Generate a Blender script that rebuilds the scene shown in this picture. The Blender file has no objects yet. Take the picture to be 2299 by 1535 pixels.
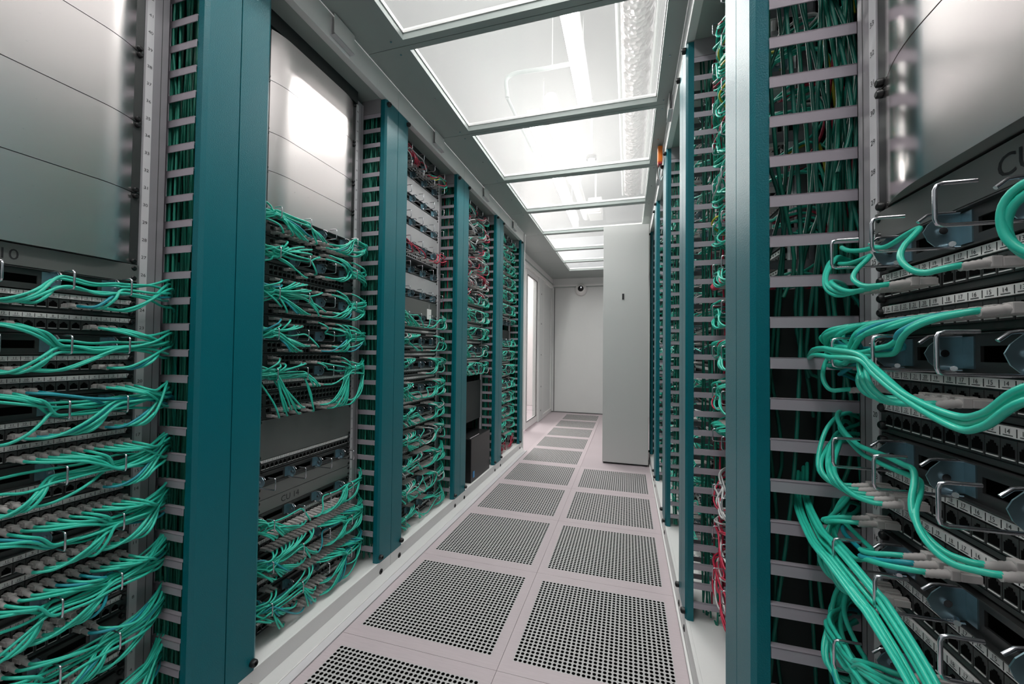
import bpy, bmesh, math, random
from mathutils import Vector, Matrix
C = bpy.context.scene.collection
PI = math.pi

# ---------------------------------------------------------------- materials
def new_mat(name):
    m = bpy.data.materials.new(name); m.use_nodes = True
    nt = m.node_tree; b = nt.nodes['Principled BSDF']
    return m, nt, b
def mat(name, col, rough=.5, metal=0.0, bump=0, bscale=300, spec=.5, var=0, vscale=4, coat=0):
    m, nt, b = new_mat(name)
    b.inputs['Base Color'].default_value = (*col, 1)
    b.inputs['Roughness'].default_value = rough
    b.inputs['Metallic'].default_value = metal
    b.inputs['Specular IOR Level'].default_value = spec
    b.inputs['Coat Weight'].default_value = coat
    tc = nt.nodes.new('ShaderNodeTexCoord')
    if bump:
        n = nt.nodes.new('ShaderNodeTexNoise'); n.inputs['Scale'].default_value = bscale
        n.inputs['Detail'].default_value = 2
        bp = nt.nodes.new('ShaderNodeBump'); bp.inputs['Strength'].default_value = bump
        bp.inputs['Distance'].default_value = .002
        nt.links.new(tc.outputs['Object'], n.inputs['Vector'])
        nt.links.new(n.outputs['Fac'], bp.inputs['Height'])
        nt.links.new(bp.outputs['Normal'], b.inputs['Normal'])
    n = nt.nodes.new('ShaderNodeTexNoise'); n.inputs['Scale'].default_value = vscale
    nt.links.new(tc.outputs['Object'], n.inputs['Vector'])
    r = nt.nodes.new('ShaderNodeMapRange')
    r.inputs['To Min'].default_value = 1 - (var or .03); r.inputs['To Max'].default_value = 1 + (var or .03)
    nt.links.new(n.outputs['Fac'], r.inputs['Value'])
    mx = nt.nodes.new('ShaderNodeMix'); mx.data_type = 'RGBA'; mx.blend_type = 'MULTIPLY'
    mx.inputs[0].default_value = 1
    mx.inputs[6].default_value = (*col, 1)
    nt.links.new(r.outputs['Result'], mx.inputs[7])
    nt.links.new(mx.outputs[2], b.inputs['Base Color'])
    return m
M = {}
M['teal'] = mat('teal_powder_coat', (.0004, .140, .172), .34, 0, .35, 420, .40)
M['teal_edge'] = mat('teal_powder_coat_edge', (.002, .15, .18), .4, 0, .2, 500)
M['white'] = mat('light_grey_paint', (.80, .79, .78), .45, 0, .05, 300)
M['soffit'] = mat('grey_green_paint', (.36, .40, .385), .45)
M['rackin'] = mat('rack_grey', (.34, .38, .36), .5)
M['dark'] = mat('rack_dark', (.02, .024, .024), .6)  # near-black puts the interior shade into the inner rack panels
M['black'] = mat('black_plastic', (.006, .006, .007), .4)
M['hole'] = mat('deep_black', (.001, .001, .001), .9, spec=.1)
M['rail'] = mat('zinc_rail', (.36, .34, .36), .42, .35)
M['rung'] = mat('rung_paint', (.42, .38, .43), .45, .15)
M['strip'] = mat('number_strip', (.62, .60, .62), .5)
M['panel'] = mat('panel_grey', (.085, .085, .085), .38, .6)
M['bar'] = mat('label_bar_grey', (.20, .20, .195), .35, .5)
M['label'] = mat('label_white', (.78, .76, .75), .5)
M['ink'] = mat('ink', (.01, .01, .012), .6)
M['wire'] = mat('bright_wire', (.62, .62, .66), .22, 1.0)
M['zinc'] = mat('blue_zinc', (.30, .44, .50), .35, .9, var=.2, vscale=60)
M['plug'] = mat('grey_plug', (.50, .465, .455), .5)
M['cord'] = mat('turquoise_cord', (.030, .54, .40), .33, var=.1, vscale=2)
M['cordblue'] = mat('blue_green_cord', (.012, .30, .36), .36)
M['cordred'] = mat('red_cord', (.50, .02, .06), .4)
M['cordwhite'] = mat('white_cord', (.6, .6, .6), .4)
M['cordyellow'] = mat('yellow_cord', (.55, .50, .04), .4)
M['trunk'] = mat('green_trunk_cable', (.008, .20, .135), .42, var=.25, vscale=3)  # deep green has the dimness of the ducts in its colour
M['trunk_shaded'] = mat('shaded_green_trunk_cable', (.005, .13, .095), .42, var=.3, vscale=3)  # darker copy for the nearest right duct, more shade in the colour
M['farwall'] = mat('wall_paint', (.70, .71, .70), .45, var=.02)
M['cab'] = mat('cabinet_paint', (.60, .60, .59), .4, var=.02)
M['upper'] = mat('upper_room_ceiling', (.5, .5, .5), .7)
M['pinkwall'] = mat('outer_wall', (.72, .66, .66), .6)
M['orange'] = mat('orange_plastic', (.85, .20, .02), .35)
M['device'] = mat('device_grey', (.045, .05, .05), .4, .3)
M['lightdev'] = mat('light_device', (.50, .49, .50), .4, .3)
M['red'] = mat('red_plastic', (.45, .02, .03), .4)
M['bluelabel'] = mat('blue_label', (.03, .25, .55), .4)

def steel(name='brushed_steel', r0=.26, r1=.32):
    m, nt, b = new_mat(name)
    b.inputs['Metallic'].default_value = 1
    b.inputs['Roughness'].default_value = .24
    b.inputs['Base Color'].default_value = (.95, .88, .87, 1)
    tc = nt.nodes.new('ShaderNodeTexCoord'); mp = nt.nodes.new('ShaderNodeMapping')
    mp.inputs['Scale'].default_value = (1, 1.2, 26)
    n = nt.nodes.new('ShaderNodeTexNoise'); n.inputs['Scale'].default_value = 12
    nt.links.new(tc.outputs['Object'], mp.inputs['Vector']); nt.links.new(mp.outputs['Vector'], n.inputs['Vector'])
    r = nt.nodes.new('ShaderNodeMapRange'); r.inputs['To Min'].default_value = r0; r.inputs['To Max'].default_value = r1
    nt.links.new(n.outputs['Fac'], r.inputs['Value']); nt.links.new(r.outputs['Result'], b.inputs['Roughness'])
    n2 = nt.nodes.new('ShaderNodeTexNoise'); n2.inputs['Scale'].default_value = 5
    nt.links.new(tc.outputs['Object'], n2.inputs['Vector'])
    bp = nt.nodes.new('ShaderNodeBump'); bp.inputs['Strength'].default_value = .12; bp.inputs['Distance'].default_value = .006
    nt.links.new(n2.outputs['Fac'], bp.inputs['Height']); nt.links.new(bp.outputs['Normal'], b.inputs['Normal'])
    return m
M['steel'] = steel(); M['steel_polished'] = steel('polished_steel', .17, .20)

def perf_mat(pitch=.506/31, ax=.253, ay=.2492):
    m, nt, b = new_mat('perforated_steel_tile')
    N, L = nt.nodes, nt.links
    b.inputs['Roughness'].default_value = .5
    tc = N.new('ShaderNodeTexCoord'); sp = N.new('ShaderNodeSeparateXYZ')
    L.new(tc.outputs['Object'], sp.inputs[0])
    def mth(op, a, c=None):
        n = N.new('ShaderNodeMath'); n.operation = op
        for i, v in enumerate((a, c)):
            if v is None: continue
            if isinstance(v, (int, float)): n.inputs[i].default_value = v
            else: L.new(v, n.inputs[i])
        return n.outputs[0]
    X, Y = sp.outputs[0], sp.outputs[1]
    fx = mth('SUBTRACT', mth('FRACT', mth('ADD', mth('DIVIDE', X, pitch), 100.0)), .5)
    fy = mth('SUBTRACT', mth('FRACT', mth('ADD', mth('DIVIDE', Y, pitch), 100.0)), .5)
    r2 = mth('ADD', mth('MULTIPLY', fx, fx), mth('MULTIPLY', fy, fy))
    hole = mth('LESS_THAN', r2, .33*.33)
    rim = mth('LESS_THAN', r2, .40*.40)
    inx = mth('LESS_THAN', mth('ABSOLUTE', X), pitch*16)
    iny = mth('LESS_THAN', mth('ABSOLUTE', Y), pitch*15)
    inside = mth('MULTIPLY', inx, iny)
    hole = mth('MULTIPLY', hole, inside); rim = mth('MULTIPLY', rim, inside)
    n = N.new('ShaderNodeTexNoise'); n.inputs['Scale'].default_value = 14
    mp = N.new('ShaderNodeMapping'); mp.inputs['Scale'].default_value = (1, 12, 1)
    L.new(tc.outputs['Object'], mp.inputs[0]); L.new(mp.outputs[0], n.inputs['Vector'])
    cr = N.new('ShaderNodeValToRGB')
    cr.color_ramp.elements[0].color = (.53, .445, .47, 1); cr.color_ramp.elements[1].color = (.62, .53, .555, 1)
    L.new(n.outputs['Fac'], cr.inputs[0])
    m1 = N.new('ShaderNodeMix'); m1.data_type = 'RGBA'
    L.new(inside, m1.inputs[0]); L.new(cr.outputs[0], m1.inputs[6]); m1.inputs[7].default_value = (.56, .54, .54, 1)
    m2 = N.new('ShaderNodeMix'); m2.data_type = 'RGBA'
    L.new(rim, m2.inputs[0]); L.new(m1.outputs[2], m2.inputs[6]); m2.inputs[7].default_value = (.16, .15, .15, 1)
    m3 = N.new('ShaderNodeMix'); m3.data_type = 'RGBA'
    L.new(hole, m3.inputs[0]); L.new(m2.outputs[2], m3.inputs[6]); m3.inputs[7].default_value = (.002, .002, .002, 1)
    L.new(m3.outputs[2], b.inputs['Base Color'])
    sl = mth('SUBTRACT', .5, mth('MULTIPLY', hole, .5)); L.new(sl, b.inputs['Specular IOR Level'])
    return m
M['perf'] = perf_mat()
M['floor'] = mat('floor_vinyl', (.52, .44, .465), .45, var=.06, vscale=3)

def pane_mat():
    m = bpy.data.materials.new('acrylic_ceiling_pane'); m.use_nodes = True
    nt = m.node_tree; N, L = nt.nodes, nt.links
    N.remove(N['Principled BSDF']); out = N['Material Output']
    t = N.new('ShaderNodeBsdfTransparent'); t.inputs[0].default_value = (.93, .95, .94, 1)
    d = N.new('ShaderNodeBsdfTranslucent'); d.inputs[0].default_value = (.92, .92, .91, 1)
    d2 = N.new('ShaderNodeBsdfDiffuse'); d2.inputs[0].default_value = (.85, .86, .85, 1)
    g = N.new('ShaderNodeBsdfGlossy'); g.inputs['Roughness'].default_value = .08
    a = N.new('ShaderNodeMixShader'); a.inputs[0].default_value = .35
    L.new(d.outputs[0], a.inputs[1]); L.new(d2.outputs[0], a.inputs[2])
    nz = N.new('ShaderNodeTexNoise'); nz.inputs['Scale'].default_value = 1.5
    tc = N.new('ShaderNodeTexCoord'); L.new(tc.outputs['Object'], nz.inputs['Vector'])
    mr = N.new('ShaderNodeMapRange'); mr.inputs['To Min'].default_value = .20; mr.inputs['To Max'].default_value = .26
    L.new(nz.outputs['Fac'], mr.inputs['Value'])
    bx_ = N.new('ShaderNodeMixShader'); L.new(mr.outputs['Result'], bx_.inputs[0])
    L.new(t.outputs[0], bx_.inputs[1]); L.new(a.outputs[0], bx_.inputs[2])
    f = N.new('ShaderNodeLayerWeight'); f.inputs[0].default_value = .12
    fm = N.new('ShaderNodeMath'); fm.operation = 'MULTIPLY'; L.new(f.outputs['Facing'], fm.inputs[0]); fm.inputs[1].default_value = .35
    e = N.new('ShaderNodeMixShader'); L.new(fm.outputs[0], e.inputs[0])
    L.new(bx_.outputs[0], e.inputs[1]); L.new(g.outputs[0], e.inputs[2])
    L.new(e.outputs[0], out.inputs[0])
    return m
M['pane'] = pane_mat()
def glass_mat():
    m = bpy.data.materials.new('door_glass'); m.use_nodes = True
    nt = m.node_tree; N, L = nt.nodes, nt.links
    N.remove(N['Principled BSDF']); out = N['Material Output']
    t = N.new('ShaderNodeBsdfTransparent'); t.inputs[0].default_value = (.93, .95, .94, 1)
    g = N.new('ShaderNodeBsdfGlossy'); g.inputs['Roughness'].default_value = .03
    nz = N.new('ShaderNodeTexNoise'); nz.inputs['Scale'].default_value = .8
    mr = N.new('ShaderNodeMapRange'); mr.inputs['To Min'].default_value = .0; mr.inputs['To Max'].default_value = .1
    L.new(nz.outputs['Fac'], mr.inputs['Value'])
    f = N.new('ShaderNodeLayerWeight'); f.inputs[0].default_value = .2
    ad = N.new('ShaderNodeMath'); ad.operation = 'MULTIPLY_ADD'; L.new(f.outputs['Facing'], ad.inputs[0]); ad.inputs[1].default_value = .3; L.new(mr.outputs['Result'], ad.inputs[2])
    e = N.new('ShaderNodeMixShader'); L.new(ad.outputs[0], e.inputs[0])
    L.new(t.outputs[0], e.inputs[1]); L.new(g.outputs[0], e.inputs[2]); L.new(e.outputs[0], out.inputs[0])
    return m
M['glass'] = glass_mat()
def foil():
    m, nt, b = new_mat('crinkled_foil')
    b.inputs['Metallic'].default_value = 1; b.inputs['Roughness'].default_value = .3
    b.inputs['Base Color'].default_value = (.62, .58, .58, 1)
    tc = nt.nodes.new('ShaderNodeTexCoord'); n = nt.nodes.new('ShaderNodeTexVoronoi'); n.inputs['Scale'].default_value = 30
    nt.links.new(tc.outputs['Object'], n.inputs['Vector'])
    bp = nt.nodes.new('ShaderNodeBump'); bp.inputs['Strength'].default_value = .8; bp.inputs['Distance'].default_value = .02
    nt.links.new(n.outputs[0], bp.inputs['Height']); nt.links.new(bp.outputs['Normal'], b.inputs['Normal'])
    return m
M['foil'] = foil()
def emis(name, col, s):
    m = bpy.data.materials.new(name); m.use_nodes = True
    nt = m.node_tree; b = nt.nodes['Principled BSDF']
    b.inputs['Base Color'].default_value = (*col, 1)
    b.inputs['Emission Color'].default_value = (*col, 1); b.inputs['Emission Strength'].default_value = s
    return m
M['tube'] = emis('lit_tube', (1, .99, .98), 9)

# ---------------------------------------------------------------- mesh helpers
class MB:
    """collects geometry with material slots, then builds ONE mesh"""
    def __init__(s): s.v = []; s.f = []; s.m = []; s.sm = []; s.mats = []
    def mi(s, m):
        if m not in s.mats: s.mats.append(m)
        return s.mats.index(m)
    def add(s, vs, fs, m, smooth=False):
        o = len(s.v); s.v += [tuple(v) for v in vs]; k = s.mi(m)
        for f in fs: s.f.append(tuple(i+o for i in f)); s.m.append(k); s.sm.append(smooth)
    def box(s, a, b, m, bev=0):
        x0, x1 = sorted((a[0], b[0])); y0, y1 = sorted((a[1], b[1])); z0, z1 = sorted((a[2], b[2]))
        if bev <= 0:
            vs = [(x0,y0,z0),(x1,y0,z0),(x1,y1,z0),(x0,y1,z0),(x0,y0,z1),(x1,y0,z1),(x1,y1,z1),(x0,y1,z1)]
            s.add(vs, [(3,2,1,0),(4,5,6,7),(0,1,5,4),(1,2,6,5),(2,3,7,6),(3,0,4,7)], m); return
        bm = bmesh.new(); bmesh.ops.create_cube(bm, size=1)
        for v in bm.verts:
            v.co = ((x0+x1)/2+v.co.x*(x1-x0), (y0+y1)/2+v.co.y*(y1-y0), (z0+z1)/2+v.co.z*(z1-z0))
        bmesh.ops.bevel(bm, geom=bm.edges[:], offset=bev, segments=2, affect='EDGES', profile=.6)
        bm.verts.index_update()
        s.add([v.co[:] for v in bm.verts], [[v.index for v in f.verts] for f in bm.faces], m)
        bm.free()
    def prism(s, poly, axis, a, b, m):
        """poly: list of 2D points in the other two axes, extruded along axis from a to b"""
        n = len(poly)
        def P(p, t):
            if axis == 0: return (t, p[0], p[1])
            if axis == 1: return (p[0], t, p[1])
            return (p[0], p[1], t)
        vs = [P(p, a) for p in poly] + [P(p, b) for p in poly]
        fs = [tuple(range(n)), tuple(range(2*n-1, n-1, -1))]
        fs += [(i, (i+1) % n, (i+1) % n+n, i+n) for i in range(n)]
        s.add(vs, fs, m)
    def tube(s, pts, r, m, n=8, caps=True, radii=None):
        pts = [Vector(p) for p in pts]; k = len(pts)
        vs, fs = [], []
        t = (pts[1]-pts[0]).normalized()
        u = t.orthogonal().normalized()
        for i, p in enumerate(pts):
            if i == 0: t2 = (pts[1]-pts[0])
            elif i == k-1: t2 = (pts[-1]-pts[-2])
            else: t2 = (pts[i+1]-pts[i-1])
            t2 = t2.normalized()
            u = (u - t2*u.dot(t2))
            u = u.normalized() if u.length > 1e-6 else t2.orthogonal().normalized()
            w = t2.cross(u)
            rr = radii[i] if radii else r
            for j in range(n):
                a = 2*PI*j/n
                vs.append(p+(u*math.cos(a)+w*math.sin(a))*rr)
        for i in range(k-1):
            for j in range(n):
                fs.append((i*n+j, i*n+(j+1) % n, (i+1)*n+(j+1) % n, (i+1)*n+j))
        s.add(vs, fs, m, True)
        if caps:
            s.add(vs[:n], [tuple(range(n-1, -1, -1))], m); s.add(vs[-n:], [tuple(range(n))], m)
    def mesh(s, name):
        me = bpy.data.meshes.new(name); me.from_pydata(s.v, [], s.f)
        for m in s.mats: me.materials.append(M[m])
        me.polygons.foreach_set('material_index', s.m)
        me.polygons.foreach_set('use_smooth', s.sm)
        me.update()
        bm = bmesh.new(); bm.from_mesh(me); bmesh.ops.recalc_face_normals(bm, faces=bm.faces[:]); bm.to_mesh(me); bm.free()
        return me
    def build(s, name, parent=None, loc=(0,0,0)): return link(name, s.mesh(name), parent, loc)
def link(name, me, parent=None, loc=(0,0,0)):
    o = bpy.data.objects.new(name, me); C.objects.link(o); o.location = loc
    if parent: o.parent = parent
    return o
def tag(o, label, cat, group=None, kind=None):
    o['label'] = label
    if cat: o['category'] = cat
    if group: o['group'] = group
    if kind: o['kind'] = kind
    return o
def thing(name, label, cat, loc=(0,0,0), group=None):
    o = bpy.data.objects.new(name, None); C.objects.link(o); o.location = loc; o.empty_display_size = .05
    return tag(o, label, cat, group)
def struct(name, mb, parent=None):
    o = mb.build(name, parent)
    if not parent: o['kind'] = 'structure'
    return o
def smooth(P, it=3):
    P = [Vector(p) for p in P]
    for _ in range(it):
        Q = [P[0]]
        for a, b in zip(P[:-1], P[1:]): Q += [a*.75+b*.25, a*.25+b*.75]
        Q.append(P[-1]); P = Q
    out = [P[0]]
    for p in P[1:-1]:
        if (p-out[-1]).length > .0022: out.append(p)
    out.append(P[-1]); return out
def catmull(P, k=6):
    P = [Vector(p) for p in P]; P = [P[0]*2-P[1]] + P + [P[-1]*2-P[-2]]
    out = []
    for i in range(1, len(P)-2):
        p0, p1, p2, p3 = P[i-1:i+3]
        for j in range(k):
            t = j/k; t2 = t*t; t3 = t2*t
            out.append(.5*((2*p1)+(-p0+p2)*t+(2*p0-5*p1+4*p2-p3)*t2+(-p0+3*p1-3*p2+p3)*t3))
    out.append(P[-2]); return out
_txt = {}
def text_geo(body, size):
    """flat glyph geometry in (u right, v up), centred vertically, from the built-in font"""
    key = (body, size)
    if key in _txt: return _txt[key]
    cu = bpy.data.curves.new('glyphs', 'FONT'); cu.body = body; cu.size = size; cu.resolution_u = 3
    o = bpy.data.objects.new('glyphs', cu); C.objects.link(o)
    bpy.context.view_layer.update()
    me = bpy.data.meshes.new_from_object(o.evaluated_get(bpy.context.evaluated_depsgraph_get()))
    vs = [(v.co.x, v.co.y) for v in me.vertices]; fs = [tuple(p.vertices) for p in me.polygons]
    bpy.data.objects.remove(o); bpy.data.curves.remove(cu); bpy.data.meshes.remove(me)
    xs = [v[0] for v in vs]; w = max(xs)-min(xs); x0 = min(xs)
    vs = [(x-x0, y) for x, y in vs]
    _txt[key] = (vs, fs, w); return _txt[key]

# ---------------------------------------------------------------- frame of reference
XL, XR = -1.068, .203           # front planes of the two rack rows
YL, YR = .85, .862              # seam after the nearest rack
U = .04445; ZB = .0957          # rack unit grid
DEPTH = {-1: .108, 1: .145}     # recess of the 19 inch plane
def Z(n): return ZB+n*U
ORD = ['first', 'second', 'third', 'fourth', 'fifth', 'sixth', 'seventh', 'eighth', 'ninth', 'tenth', 'eleventh', 'twelfth',
       'thirteenth', 'fourteenth', 'fifteenth', 'sixteenth', 'seventeenth', 'eighteenth', 'nineteenth', 'twentieth',
       'twenty-first', 'twenty-second', 'twenty-third', 'twenty-fourth', 'twenty-fifth', 'twenty-sixth', 'twenty-seventh', 'twenty-eighth', 'twenty-ninth', 'thirtieth', 'thirty-first', 'thirty-second', 'thirty-third']
RN = lambda s, k: (('nearest' if k == 0 else ORD[k]) + (' left' if s < 0 else ' right') + ' rack')

# ---------------------------------------------------------------- shell
mb = MB(); mb.box((-4.5, -1.6, -.06), (3.5, 7.6, -.004), 'floor'); struct('floor', mb)
# solid strips beside the perforated tiles
mb = MB(); mb.prism([(-1.067, 0), (-1.067, .034), (-1.046, .004), (-1.046, 0)], 1, -1.5, 4.05, 'white')
mb.box((-1.046, -1.5, -.003), (-1.010, 4.05, .003), 'strip'); mb.box((-1.044, -1.5, .003), (-1.041, 4.05, .006), 'label'); struct('trim_1', mb)
mb = MB(); mb.box((.194, -1.5, -.003), (.2015, 4.05, .012), 'white'); struct('trim_2', mb)
mb = MB(); mb.box((-1.30, 6.82, -.01), (.9, 6.92, 2.36), 'farwall')
mb.box((-1.235, 6.812, .012), (-1.225, 6.82, 2.16), 'panel')      # thin dark vertical strip near the left corner
struct('wall_far', mb)
mb = MB(); mb.box((-1.28, 6.78, 2.19), (.3, 6.819, 2.30), 'farwall'); mb.box((-1.28, 6.765, 2.165), (.3, 6.819, 2.19), 'white')
mb.box((-1.28, 6.79, 2.15), (.3, 6.819, 2.165), 'soffit'); struct('trim_3', mb)
mb = MB(); mb.box((-1.28, 6.806, 0), (.3, 6.819, .006), 'black'); struct('baseboard_far', mb)
# left wall behind the row: header, fixed panel, jamb
mb = MB()
mb.box((-1.40, 6.05, 0), (-1.29, 6.819, 2.14), 'farwall'); mb.box((-1.29, 6.05, 0), (-1.27, 6.10, 2.14), 'white')
mb.box((-1.29, 6.76, 0), (-1.27, 6.81, 2.14), 'farwall'); mb.box((-1.29, 6.10, 0), (-1.27, 6.76, .06), 'white')
struct('wall_left', mb)
mb = MB(); mb.box((-1.40, 4.06, 2.14), (-1.26, 6.78, 2.30), 'white'); mb.box((-1.26, 4.06, 2.15), (-1.245, 6.78, 2.17), 'white')
mb.box((-1.26, 4.06, 2.20), (-1.25, 6.78, 2.215), 'soffit'); struct('trim_4', mb)
mb = MB(); mb.box((-1.36, 5.74, 0), (-1.262, 6.03, 2.14), 'farwall', .004)
for z in (.14, .5, .98, 1.45, 1.9): mb.box((-1.262, 5.87, z), (-1.2595, 5.895, z+.02), 'panel')
struct('trim_5', mb)
mb = MB(); mb.box((-4.4, 7.45, 0), (-1.41, 7.55, 2.9), 'pinkwall'); mb.box((-1.41, 6.9, 0), (-1.36, 7.5, 2.9), 'pinkwall'); struct('wall_outer', mb)
# unseen back wall added to block light; right wall backs the right row
mb = MB(); mb.box((-2.1, -1.6, 0), (1.3, -1.5, 2.3), 'soffit'); struct('light_blocker_back', mb)
mb = MB(); mb.box((1.25, -1.5, 0), (1.35, 7.0, 2.3), 'farwall'); struct('wall_right', mb)
# upper room ceiling, well above the aisle roof
mb = MB(); mb.box((-4.5, -1.6, 3.5), (3.5, 8.5, 3.56), 'upper'); struct('ceiling', mb)

# sliding glass door, two leaves
for i, (y0, y1, x) in enumerate(((4.10, 5.02, -1.31), (5.04, 5.73, -1.285))):
    mb = MB(); w = .055
    mb.box((x-.03, y0, .012), (x, y0+w, 2.135), 'white', .003); mb.box((x-.03, y1-w, .012), (x, y1, 2.135), 'white', .003)
    mb.box((x-.03, y0+w, .012), (x, y1-w, .10), 'white'); mb.box((x-.03, y0+w, 2.07), (x, y1-w, 2.135), 'white')
    d = mb.build('door_%d' % (i+1)); d['kind'] = 'structure'
    g = MB(); g.box((x-.018, y0+w, .10), (x-.012, y1-w, 2.07), 'glass'); g.build('pane', d)
    g = MB()
    for a, b in (((x-.006, y0+w, .10), (x+.002, y0+w+.008, 2.07)), ((x-.006, y1-w-.012, .10), (x+.002, y1-w, 2.07)),
                 ((x-.006, y0+w, .10), (x+.002, y1-w, .108)), ((x-.006, y0+w, 2.062), (x+.002, y1-w, 2.07))):
        g.box(a, b, 'black')
    g.build('gasket', d)

# ---------------------------------------------------------------- floor tiles
def tile_mesh():
    mb = MB(); mb.box((-.2993, -.2993, -.0035), (.2993, .2993, .0), 'perf'); return mb.mesh('tile')
TM = tile_mesh()
for col, rows in ((0, range(-1, 10)), (1, range(-1, 5))):
    for i, k in enumerate(rows):
        if k < 0: continue
        o = link('perforated_floor_tile', TM, None, (-1.008+.3+.6*col, .6546+.3+.6*k, 0))
        tag(o, 'perforated steel floor tile, %s from the camera in the %s column of the aisle' % (ORD[k], 'left' if col == 0 else 'right'),
            'floor tile', 'perforated tiles of the %s column' % ('left' if col == 0 else 'right'))

# ---------------------------------------------------------------- ceiling units
JY = [-.66, .03, .722, 1.412, 2.10, 2.778, 3.46, 4.157, 4.88, 5.556, 6.815]
for i in range(len(JY)-1):
    y0, y1 = JY[i]+.0015, JY[i+1]-.0015
    xa, xb = XL+.002, XR-.002
    if y0 > 4.0: xa, xb = -1.278, .9
    ox0, ox1 = -.879, .133
    oy0, oy1 = y0+.024, y1-.030
    if i == len(JY)-2: oy1 = 6.13
    label = 'ceiling light panel, %s from the far end, milky acrylic in a grey-green frame' % ORD[len(JY)-2-i]
    t = thing('ceiling_panel', label, 'ceiling panel', ((ox0+ox1)/2, y0, 2.3), 'framed acrylic panels over the aisle')
    mb = MB(); cx = (ox0+ox1)/2
    def rel(p): return (p[0]-cx, p[1]-y0, p[2])
    for a, b in (((xa, y0, 0), (ox0, y1, .03)), ((ox1, y0, 0), (xb, y1, .03)), ((ox0, y0, 0), (ox1, oy0, .03)), ((ox0, oy1, 0), (ox1, y1, .03))):
        mb.box(rel(a), rel(b), 'soffit')
    mb.build('frame', t)
    mb = MB()
    for a, b in (((ox0, oy0, .026), (ox0+.004, oy1, .042)), ((ox1-.004, oy0, .026), (ox1, oy1, .042)), ((ox0, oy1-.004, .026), (ox1, oy1, .042)), ((ox0, oy0, .03), (ox1, oy0+.004, .042))):
        mb.box(rel(a), rel(b), 'white')
    mb.build('inner_lip', t)
    mb = MB(); a = rel((ox0+.004, oy0+.004, .034)); b = rel((ox1-.004, oy1-.004, .034))
    mb.add([(a[0], a[1], .034), (b[0], a[1], .034), (b[0], b[1], .034), (a[0], b[1], .034)], [(0, 1, 2, 3)], 'pane')
    mb.build('pane', t)
    if y1 < 4.4 and y0 > .5:
        for yy in (y0+.035, (y0+y1)/2, y1-.035):
            for xx in (-.93, .165):
                p = rel((xx, yy, 0)); mb = MB(); mb.tube([(p[0], p[1], -.0025), (p[0], p[1], .002)], .004, 'wire', 8); mb.build('screw', t)

# above the aisle: tubes, duct, pipe
def fixture(name, label, x, y0, y1, z):
    t = thing(name, label, 'light', (x, (y0+y1)/2, z)); h = (y1-y0)/2
    mb = MB(); mb.box((-.05, -h, .048), (.05, h, .09), 'white', .004); mb.build('housing', t)
    mb = MB(); mb.tube([(0, -h+.02, 0), (0, h-.02, 0)], .045, 'tube', 14); mb.build('tube', t)
    for s in (-1, 1):
        mb = MB(); mb.box((-.04, s*h-.015, -.046), (.04, s*h+.015, .048), 'white'); mb.build('lamp_holder', t)
        mb = MB(); mb.tube([(0, s*h*.7, .09), (0, s*h*.7, .60)], .004, 'white', 6); mb.build('suspension_rod', t)
fixture('tube_light', 'bright tube light seen through the panel nearest the top of the photo', -.322, 1.75, 3.05, 2.9)
fixture('tube_light', 'long bright tube light seen through the third and fourth ceiling panels', -.74, 3.05, 5.75, 2.9)
fixture('tube_light', 'bright tube light above the aisle just behind the viewer', -.40, -1.2, 1.2, 2.9)
mb = MB()
pts = [(.045, y, 3.02) for y in [1.2+i*.05 for i in range(76)]]
mb.tube(pts, .1, 'foil', 20, radii=[.098+.005*math.sin(i*2.2) for i in range(76)])
for y in (1.6, 3.0, 4.4): mb.tube([(.045, y, 3.11), (.045, y, 3.5)], .004, 'white', 6)
o = mb.build('foil_duct'); tag(o, 'shiny foil-wrapped duct running along above the right side of the ceiling', 'duct')
mb = MB()
for x in (-.062, .152): mb.tube([(x, 1.2, 2.94), (x, 4.9, 2.94)], .014, 'white', 8)
o = mb.build('duct_rails'); tag(o, 'pair of thin white rails either side of the foil duct', 'rail')
mb = MB()
mb.tube([(-.60, 3.05, 3.05), (-.60, 5.9, 3.05)], .055, 'white', 16)
mb.tube([(-.60, 3.42, 3.05), (-.60, 3.60, 3.05)], .085, 'white', 16)
mb.tube([(-.60, 4.42, 3.05), (-.60, 4.56, 3.05)], .08, 'white', 16)
o = mb.build('white_pipe'); tag(o, 'white pipe with round couplings above the ceiling beside the tube light', 'pipe')
mb = MB(); mb.tube([(-.345, 3.83, 2.90), (-.345, 3.83, 2.93)], .05, 'panel', 16); mb.tube([(-.345, 3.83, 2.86), (-.345, 3.83, 2.90)], .035, 'white', 16)
mb.tube([(-.345, 3.83, 2.93), (-.345, 3.83, 3.5)], .01, 'white', 8)
o = mb.build('smoke_detector'); tag(o, 'small round smoke detector hanging above the ceiling panels', 'detector')
mb = MB(); mb.box((-.52, 5.3, 2.88), (-.34, 5.6, 3.1), 'label', .01); mb.box((-.50, 5.28, 2.90), (-.36, 5.3, 3.08), 'pinkwall')
mb.tube([(-.43, 5.45, 3.1), (-.43, 5.45, 3.5)], .012, 'white', 8)
o = mb.build('junction_box'); tag(o, 'beige junction box above the ceiling near the grey cabinet', 'box')
mb = MB(); mb.tube(catmull([(-.80, 2.55, 2.78), (-.80, 2.58, 2.95), (-.55, 2.6, 2.97), (-.35, 2.6, 2.97)]), .014, 'soffit', 8)
mb.tube([(-.5, 2.6, 2.97), (-.5, 2.6, 3.5)], .004, 'white', 6); mb.tube([(-.80, 2.55, 2.78), (-.80, 3.3, 2.78)], .012, 'soffit', 8)
o = mb.build('conduit'); tag(o, 'faint grey conduit bend above the second ceiling panel', 'conduit')

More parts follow.
